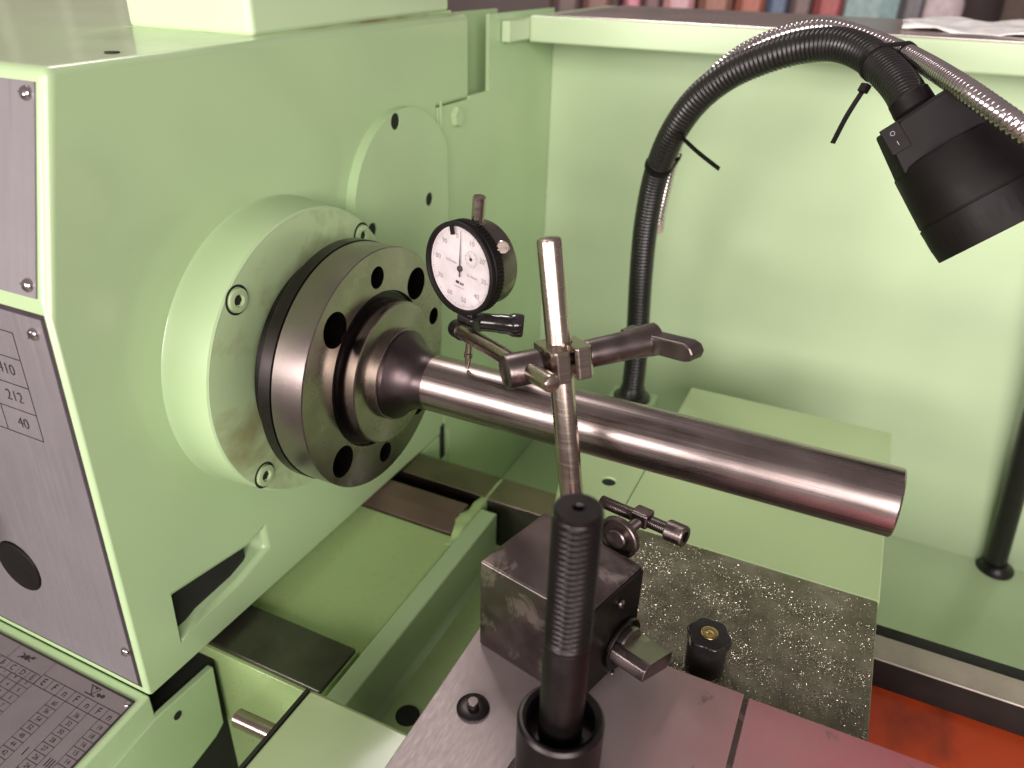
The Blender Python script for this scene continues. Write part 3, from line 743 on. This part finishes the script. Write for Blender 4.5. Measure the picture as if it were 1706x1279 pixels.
for i in range(100):
    a = PI / 2 - 2 * PI * i / 100 + rot0; r2 = 25.6; r1_ = 25.6 - (2.6 if i % 10 == 0 else 1.9 if i % 5 == 0 else 1.3)
    strip(tk, fp(r1_ * math.cos(a), r1_ * math.sin(a)), fp(r2 * math.cos(a), r2 * math.sin(a)), .22 if i % 5 else .34, dn)
for i in range(10):
    a = PI / 2 - 2 * PI * i / 10; cx2, cy2 = 8.6, 8.8
    strip(tk, fp(cx2 + 3.4 * math.cos(a), cy2 + 3.4 * math.sin(a)), fp(cx2 + 4.6 * math.cos(a), cy2 + 4.6 * math.sin(a)), .25, dn)
k = 40
for i in range(k):
    a, b_ = 2 * PI * i / k, 2 * PI * (i + 1) / k
    strip(tk, fp(8.6 + 5 * math.cos(a), 8.8 + 5 * math.sin(a)), fp(8.6 + 5 * math.cos(b_), 8.8 + 5 * math.sin(b_)), .22, dn)
strip(tk, fp(-4.6, -12.6), fp(4.6, -12.6), .35, dn)
tk.build('scale_marks', M['inkf'], face)
it = []
for i in range(10):
    a = PI / 2 - 2 * PI * i / 10 + rot0; it.append((str(i * 10), 4.6, fp(20.4 * math.cos(a), 20.4 * math.sin(a), .02), sr, su))
it += [('0.01mm', 2.9, fp(-8.4, 2.6, .02), sr, su), ('0-10mm', 2.6, fp(10.4, -2.4, .02), sr, su), ('SHOCKPROOF', 1.6, fp(10.6, -4.8, .02), sr, su)]
it = it[:-1]
text('scale_numerals', it, M['inkf'], face)
lg = MB(); lg.add([fp(x, y, .03) for x, y in ((-3.4, -8.6), (-.4, -8.6), (-.4, -10.4), (-3.4, -10.4))], [(0, 1, 2, 3)])
for x in (.3, 1.5, 2.7): lg.add([fp(x, -9.0, .03), fp(x + .8, -9.0, .03), fp(x + .8, -10.6, .03), fp(x, -10.6, .03)], [(0, 1, 2, 3)])
lg.build('maker_mark', M['ink'], face)
pn = MB()
ang = rad(92); pv = sr * math.cos(ang) + su * math.sin(ang); pq = dn.cross(pv)
c0 = P_ + dn * (-1.0)
pn.add([c0 - pq * .55 - pv * 5.5, c0 + pq * .55 - pv * 5.5, c0 + pq * .5, c0 + pq * .16 + pv * 24.3, c0 - pq * .16 + pv * 24.3, c0 - pq * .5], [(0, 1, 2, 5), (2, 3, 4, 5)])
pn.rev([(-.9, 1.9), (.4, 1.9), (.7, 1.4)], c0, dn, 24)
pn.build('pointer', M['ink'], di)
sh = MB(); ang2 = rad(120); pv2 = sr * math.cos(ang2) + su * math.sin(ang2); pq2 = dn.cross(pv2); c1 = fp(8.6, 8.8, .5)
sh.add([c1 - pq2 * .4 - pv2 * 1.2, c1 + pq2 * .4 - pv2 * 1.2, c1 + pv2 * 4.4], [(0, 1, 2)]); sh.rev([(-.4, .9), (.3, .9)], c1, dn, 16)
sh.build('small_pointer', M['ink'], di)
tm = MB(); a_ = rad(107)
for dx, yy in ((0, 25.2),):
    tv = sr * math.cos(a_) + su * math.sin(a_); tq = dn.cross(tv)
    tm.obox(P_ + dn * .2 + tv * 24.6, tq, tv, dn, 1.25, 3.0, .7)
tm.build('limit_marker', M['blackp'], bezel)
# stem, cap, plunger, clamp lug, fine-lock screw
MB().rev([(25, 4.8), (27.5, 4.8), (28, 4.1), (43.4, 4.1), (44.2, 3.5)], Ax, su, 32).build('stem_cap', M['steel_rod'], di)
MB().rev([(24, 6.2), (29, 5.4), (33, 4.1), (47, 4.0), (48, 3.4)], Ax, -su, 32).build('stem', M['blackg'], di)
tl = (Ax - tip).length
MB().rev([(47, 2.3), (tl - 13, 2.3), (tl - 12.5, 2.9), (tl - 9.6, 2.9), (tl - 9, 2.3), (tl - 2, 1.4), (tl - .6, 1.0), (tl, .1)], Ax, -su, 24).build('plunger', M['steel_rod'], di)
lk = P_ - dn * 17 + sr * 19.5 + su * 15.5; lkd = (sr * .55 + su * .42 + dn * .55).normalized()
MB().rev([(0, 3.6), (4.0, 3.6), (4.3, 4.3), (7.5, 4.4), (8.4, 3.6), (8.4, 1)], lk, lkd, 24).build('lock_screw', M['steel_rod'], di)
# black clamp with thumb screw joining stem to arm
sc_ = Ax - su * 39.5
MB().obox(sc_ + sr * 1.5 + dn * 1.0, sr, su, dn, 7.5, 6.2, 7.2).build('stem_clamp', M['blackg'], di, bevel=2.2, seg=3)
td = Vector((.92, .39, .02)); td = (td - su * td.dot(su)).normalized()
MB().rev([(3, 6.2), (18, 6.2), (19.5, 6.6), (25, 6.6), (26, 7.2), (28.5, 8.0), (33.6, 8.0), (35, 7.2), (35, 2)], sc_, td, 40).build('thumb_screw', M['blackg'], di)

# ================================================================== SPLASH GUARD
sg = thing('splash_guard', 'glossy pale green sheet metal splash guard behind the lathe', 'splash guard', (250, 535, -400))
MB().box(-70, 1000, 535, 538, -420, 200).build('back_sheet', M['green_wall'], sg)
ep = MB().prism([(252.4, 140.6), (252.4, -224), (262, -224), (262, -420), (534.8, -420), (534.8, 217), (360, 217), (360, 143.4), (317.2, 143.4), (317.2, 140.6)], 'x', -74, XH - .2).build('end_sheet', M['green'], sg, bevel=.5)
MB().box(XH - 34, XH - 30, 310, 440, 100, 218).build('slot_back', M['green'], sg)
MB().box(XH - 1, XH + .3, 243, 252.3, -258, -213).build('gap_strip', M['hole'], sg)
MB().prism([(442, 186), (442, 213), (700, 214.5), (700, 186)], 'x', -62, 1000).build('top_rail', M['green_wall'], sg, bevel=2.5, seg=3)
MB().prism([(446, 213.3), (446, 214.3), (699, 215.8), (699, 214.6)], 'x', -36, 1000).build('rail_cover', M['sheet'], sg)
MB().box(-69.6, -62.4, 446, 690, 189, 210.5).build('rail_end', M['green'], sg, bevel=1)
MB().box(-69.5, -60, 388, 441, 189, 209.5).build('rail_bracket', M['green_wall'], sg, bevel=1.2)
MB().box(-69.5, 1000, 205, 534.8, -400, -395).build('chip_tray', M['green_wall'], sg)

# ================================================================== GOOSENECK LAMP
gl_ = thing('gooseneck_work_lamp', 'black corrugated gooseneck work lamp arching over the bar', 'work lamp', (126, 345, -172.5))
gp = [(126.5, 343, -170), (126, 345, -138), (125, 347, -110), (122, 349, -68), (119.5, 349.5, -20), (120.5, 344, 34), (129, 330, 88), (146, 306, 131), (167, 291, 164), (193, 283, 187.5), (222, 277, 203), (250, 272, 213), (275, 262, 216.5), (297, 243, 212), (315, 216, 203), (326, 193, 196), (333.5, 174, 188)]
P = smooth_pts(spline(gp, 1.0), 60)
P = spline([tuple(p) for p in P[::6]] + [tuple(P[-1])], .95)
rr = [12.0 + (.55 if i % 4 < 2 else -.55) for i in range(len(P))]
MB().tube(P, rr, 26).build('corrugated_tube', M['rubber'], gl_, sharp=80)
MB().prism([(100, 300), (100, 366), (152, 366), (152, 300)], 'z', -220, -172.5).build('mounting_bracket', M['green'], gl_, bevel=2)
MB().rev([(0, 21), (3, 21), (5, 15), (14, 13.6), (15, 13)], (126, 345, -172.5), (0, 0, 1), 40).build('base_flange', M['rubber'], gl_)
la_ = Vector((.645, -.274, -.713)).normalized(); lo = Vector((332.4, 175.7, 190.6))
view = Vector((.09, .98, -.2)); lside = la_.cross(view).normalized()
if lside.x < 0: lside = -lside
ldp = la_.cross(lside).normalized()
if ldp.y > 0: ldp = -ldp                      # towards the reader
head = MB().rev([(-6, 12.2), (-5, 13.0), (4, 13.4), (6, 12)], lo, la_, 32).build('neck_collar', M['blackp'], gl_)
hp = [(-13, 7), (11, 6), (22, 6), (26, 9), (34, 33), (35, 41), (-30, 41), (-27, 9), (-18, 9)]
hm = MB()
def hpt(p, q): return lo + lside * p[0] + la_ * p[1] + ldp * q
n_ = len(hp)
lay = [(-26, .80), (-14, 1.0), (14, 1.0), (26, .80)]
vs = []
for q, k_ in lay:
    for p in hp: vs.append(hpt((6 + (p[0] - 6) * k_, p[1] + (1 - k_) * 14 * (1 if p[1] < 20 else 0)), q))
fs = [tuple(range(n_ - 1, -1, -1)), tuple(3 * n_ + i for i in range(n_))]
for j in range(3): fs += [(j * n_ + i, j * n_ + (i + 1) % n_, (j + 1) * n_ + (i + 1) % n_, (j + 1) * n_ + i) for i in range(n_)]
hm.add(vs, fs); hm.build('lamp_housing', M['blackp'], gl_, bevel=1.5)
sw = MB().obox(hpt((-17, 18), 23), lside, la_, ldp, 6.2, 9.2, 3.4).build('rocker_switch', M['blackp'], gl_, bevel=.8)
mk = MB(); so = hpt((-17, 14.5), 26.7)
for i in range(20):
    a, b_ = 2 * PI * i / 20, 2 * PI * (i + 1) / 20
    strip(mk, so + lside * 1.3 * math.cos(a) + la_ * 1.3 * math.sin(a), so + lside * 1.3 * math.cos(b_) + la_ * 1.3 * math.sin(b_), .34, ldp)
so2 = hpt((-17, 21.5), 26.7); strip(mk, so2 - la_ * 1.4, so2 + la_ * 1.4, .4, ldp)
mk.build('switch_marks', plain('grey_print', (.34, .32, .33), .6), sw)
lc_ = lo + lside * 5.5 - la_ * 2
sh = MB(); n_ = 144; prof_s = [(39, 32), (40.5, 36), (42, 37), (78, 38.5), (78.4, 38), (79, 38), (79.6, 39), (96, 38.6), (102.5, 38.2), (103, 37.6), (102.6, 36.4), (92, 34), (70, 28)]
sh.rev(prof_s, lc_, la_, n_, close=False)
shd = sh.build('lamp_shade', M['blackp'], gl_)
rb = MB()
for i in range(40):
    a = 2 * PI * i / 40; rv = lside * math.cos(a) + ldp * math.sin(a); tv = la_.cross(rv)
    rb.obox(lc_ + la_ * 88 + rv * 38.55, tv, rv, la_, 1.2, .3, 7)
rb.build('shade_rib', M['blackp'], shd)
MB().rev([(71, 28), (72, 26), (74, .02)], lc_, la_, 64, close=False).build('lamp_lens', plain('frosted_lens', (.5, .5, .48), .2), gl_)

# silver conduit tied to the gooseneck
cd = [(128, 362, 30), (130, 360, 52), (137, 350, 94), (148, 335, 136), (165, 322, 171), (190, 311, 198), (221, 303, 216), (250, 296, 225), (275, 284, 225), (313.3, 251.9, 217.1), (333.6, 214.3, 212.1), (349.0, 165.1, 208.5), (362.4, 131.0, 204.1), (386.4, 101.2, 192.9), (414.4, 95.9, 177.4), (456.8, 102.8, 152.8), (470, 110, 120), (490, 160, 60)]
P2 = smooth_pts(spline(cd, 1.0), 40); P2 = spline([tuple(p) for p in P2[::6]] + [tuple(P2[-1])], .8)
cdo = thing('metal_conduit', 'bright spiral metal conduit tied along the black gooseneck and leaving right', 'conduit', (131, 352, 30))
MB().tube(P2, [5.9 + (.95 if i % 5 < 3 else -.7) for i in range(len(P2))], 20).build('spiral_tube', M['spiral'], cdo, sharp=80)
MB().ccyl((127.5, 363, 20), (128.2, 362, 34), 7.0, 1, 24).build('ferrule', plain('ferrule_plastic', (.45, .36, .30), .4), cdo)

def tie(idx, frac, tail, label):
    i = int(len(P) * frac); c = P[i]; t = (P[i + 1] - P[i - 1]).normalized()
    j = min(range(len(P2)), key=lambda q: (P2[q] - c).length); c2 = P2[j]
    d = (c2 - c); d = (d - t * d.dot(t)); L = d.length; d.normalize(); e = t.cross(d).normalized()
    o = thing('cable_tie', label, 'cable tie', c, 'cable ties on the gooseneck')
    loop = []
    for k in range(13): a = PI / 2 + PI * k / 12; loop.append(c + d * 12.9 * math.cos(a) + e * 12.9 * math.sin(a))
    for k in range(13): a = -PI / 2 + PI * k / 12; loop.append(c + d * (L + 7.2 * math.cos(a)) + e * (7.2 * math.sin(a)))
    loop.append(loop[0])
    mb = MB()
    for a, b_ in zip(loop, loop[1:]):
        v_ = (b_ - a).normalized(); nn = v_.cross(t).normalized(); mb.obox((a + b_) / 2, v_, nn, t, (b_ - a).length / 2 + .25, .7, 2.3)
    mb.build('strap', M['blackp'], o)
    hs_ = Vector(tail[0]); he = Vector(tail[1]); tv = (he - hs_).normalized(); n2 = tv.cross(t).normalized(); t2 = n2.cross(tv)
    MB().obox(hs_, tv, n2, t2, 3.0, 2.4, 3.2).build('lock_head', M['blackp'], o, bevel=.5)
    mid = (hs_ + he) / 2 + n2 * 1.2; pts_ = spline([tuple(hs_), tuple(mid), tuple(he)], 1.0); pts_.append(he)
    tb = MB()
    for a, b_ in zip(pts_, pts_[1:]):
        v_ = (b_ - a).normalized(); nn = v_.cross(t2).normalized(); tb.obox((a + b_) / 2, v_, nn, t2, (b_ - a).length / 2 + .1, .65, 1.9)
    tb.build('tail', M['blackp'], o)
tie(0, .455, ((158.2, 285.5, 133), (199, 268, 113)), 'black cable tie low on the gooseneck bend, tail pointing right')
tie(1, .885, ((301, 205, 194), (289, 190, 158)), 'black cable tie near the lamp head, tail hanging down left')

# black hose at the right edge
hz = thing('coolant_hose', 'straight black hose standing in the chip tray at the right edge', 'hose', (571, 528, -395))
pts = [Vector((571, 527, -396)).lerp(Vector((547, 512, -178)), i / 6) for i in range(13)]
MB().tube(pts, [12.6] * 13, 28).build('hose_tube', M['rubber'], hz)
MB().rev([(0, 22), (1.5, 22), (7, 15), (12, 13.4)], (571, 525, -395), (-.1, -.06, 1), 36).build('hose_foot', M['rubber'], hz)

# ================================================================== WORKSHOP BEYOND
fl = MB().box(-9000, 9000, -5000, 9000, -1120, -1100).build('floor', plain('workshop_concrete', (.30, .25, .24), .4), None, org=(0, 0, 0)); fl['kind'] = 'structure'
wl = MB().box(-9000, 9000, 7600, 7700, -1100, 3200).build('far_wall', plain('workshop_wall_paint', (.42, .35, .34), .7), None, org=(0, 0, 0)); wl['kind'] = 'structure'


# partition on the left with pale battens
pt = thing('partition_wall', 'grey workshop partition with pale upright battens far to the left', 'partition', (-3200, 2400, -1100))
MB().box(-3260, -3200, 600, 5200, -1100, 2600).build('panel_sheet', plain('partition_paint', (.50, .43, .40), .6), pt)
bt = MB().box(0, 14, -26, 26, 0, 3700).build('batten', plain('batten_paint', (.80, .74, .68), .5), None, org=(0, 0, 0), mesh_only=True)
for i in range(15): inst('batten', bt, pt, (-3199.5, 750 + i * 300, -1100))
MB().box(-3199.5, -3193, 600, 5200, 560, 640).build('rail', plain('partition_rail', (.20, .18, .16), .6), pt)

# bench with boxes behind the lathe, far out of focus
bn = thing('workbench', 'long wooden workbench covered with parts behind the lathe', 'workbench', (0, 2500, -1100))
BD = Vector((.895, .4465, 0)).normalized(); BN = Vector((-.4465, .895, 0))
bo = Vector((-40, 2475, 0))
def bp(u, v_, z): return bo + BD * u + BN * v_ + UZ * z
MB().obox(bp(0, 150, -25), BD, BN, UZ, 1100, 320, 25).build('bench_top', plain('bench_wood', (.22, .13, .09), .6), bn, bevel=4)
lg_ = MB().box(-30, 30, -30, 30, 0, 1050).build('leg', plain('bench_steel', (.12, .12, .12), .5), None, org=(0, 0, 0), mesh_only=True)
for u in (-1000, 1000):
    for v_ in (-100, 400): inst('leg', lg_, bn, bp(u, v_, -1100))
def crate(u, wd, h, dp, col, nm, label, cat, z0=0, vv=0):
    t = thing(nm, label, cat, bp(u, vv, z0))
    mt_ = plain(nm + '_skin', col, .6)
    o_ = bp(u, vv, z0)
    MB().obox(o_ + UZ * h / 2, BD, BN, UZ, wd / 2, dp / 2, h / 2).build('body', mt_, t, bevel=6)
    MB().obox(o_ + UZ * (h - 14) - BN * (dp / 2 + 3), BD, BN, UZ, wd / 2 + 4, 6, 14).build('rim', mt_, t, bevel=3)
    MB().obox(o_ + UZ * (h * .45) - BN * (dp / 2 + 2), BD, BN, UZ, wd * .28, 3, h * .16).build('tag_plate', plain(nm + '_tag', [min(1, c_ * 1.8 + .1) for c_ in col], .6), t)
    return t
px0 = -790
items = [(-735, 88, 330, (.10, .055, .05), 'dark brown wooden box at the left end of the bench'), (-640, 96, 330, (.16, .07, .06), 'reddish brown box beside the dark brown box'),
         (-530, 52, 330, (.50, .17, .22), 'narrow pink box on the bench'), (-470, 60, 340, (.12, .06, .06), 'dark maroon box between pink boxes'),
         (-385, 100, 300, (.55, .27, .29), 'wide pale pink box on the bench'), (-270, 110, 330, (.24, .10, .07), 'brown cardboard box right of the pale pink box'),
         (-160, 96, 320, (.30, .09, .06), 'rust red box in the middle of the bench'), (-75, 70, 330, (.07, .10, .17), 'dark blue box on the bench'),
         (0, 72, 330, (.13, .08, .08), 'dark grey brown box right of the blue box'), (88, 96, 320, (.28, .06, .06), 'deep red box next to the teal cabinet')]
for u, wd, h, col, lb in items: crate(u, wd, h, 160, col, 'storage_box', lb, 'box')
cb_ = thing('steel_cabinet', 'pale teal steel cabinet beyond the splash guard', 'cabinet', bp(225, 40, 0))
MB().obox(bp(225, 40, 300), BD, BN, UZ, 85, 120, 300).build('body', plain('teal_paint', (.36, .52, .52), .4), cb_, bevel=3)
MB().obox(bp(197, -83, 300), BD, BN, UZ, 54, 3, 285).build('door', plain('teal_door_paint', (.46, .62, .61), .4), cb_, bevel=2)
crate(356, 80, 330, 150, (.10, .09, .10), 'tool_box', 'dark grey tool box between teal cabinet and pale sack', 'tool box')
def sack(u, wd, h, col, nm, label, cat, seed):
    random.seed(seed)
    t = thing(nm, label, cat, bp(u, 0, 0)); mb = MB(); n = 22; rows = 12; vs = []
    for j in range(rows + 1):
        f = j / rows
        for i in range(n):
            a = 2 * PI * i / n; k_ = (1 - .45 * f ** 2.2) * (1 + .10 * math.sin(3 * a + seed + 4 * f) + random.uniform(-.03, .03))
            vs.append(bp(u + wd / 2 * k_ * math.cos(a), 80 * k_ * math.sin(a), h * f))
    fs = [(j * n + i, j * n + (i + 1) % n, (j + 1) * n + (i + 1) % n, (j + 1) * n + i) for j in range(rows) for i in range(n)]
    fs.append(tuple(rows * n + i for i in range(n)))
    mb.add(vs, fs).build('cloth', plain(nm + '_cloth', col, .8), t, sharp=80)
    return t
sack(462, 170, 420, (.75, .62, .64), 'pale_sack', 'pale pinkish white sack standing on the bench', 'sack', 2)
sack(600, 190, 380, (.045, .03, .03), 'dark_sack', 'almost black sack right of the pale sack', 'sack', 5)
sack(740, 160, 420, (.13, .09, .075), 'brown_sack', 'dull brown sack at the right end of the bench', 'sack', 9)

# white sheet added as the burned-out glare on the top rail
random.seed(4); ws = MB(); nx, ny = 26, 14; vs = []
for j in range(ny + 1):
    for i in range(nx + 1):
        x = 315 + 330 * i / nx + random.uniform(-4, 4); y = 500 + 205 * j / ny + random.uniform(-4, 4) + 8 * math.sin(i * .5)
        vs.append((x, y, 216 + 2.2 * math.sin(i * .9 + j * .4) + 2.0 * math.sin(j * 1.3 - i * .35) + random.uniform(0, 1.5)))
ws.add(vs, [(j * (nx + 1) + i, j * (nx + 1) + i + 1, (j + 1) * (nx + 1) + i + 1, (j + 1) * (nx + 1) + i) for j in range(ny) for i in range(nx)])
wo = ws.build('glare_sheet', plain('glare_white', (.82, .80, .78), .8), None, org=(480, 600, 214), sharp=80)
sol = wo.modifiers.new('thickness', 'SOLIDIFY'); sol.thickness = .0015
tag(wo, 'white sheet added as burned-out glare on the splash guard top rail', 'cloth')  # no real cloth, the sheet stands in for glare
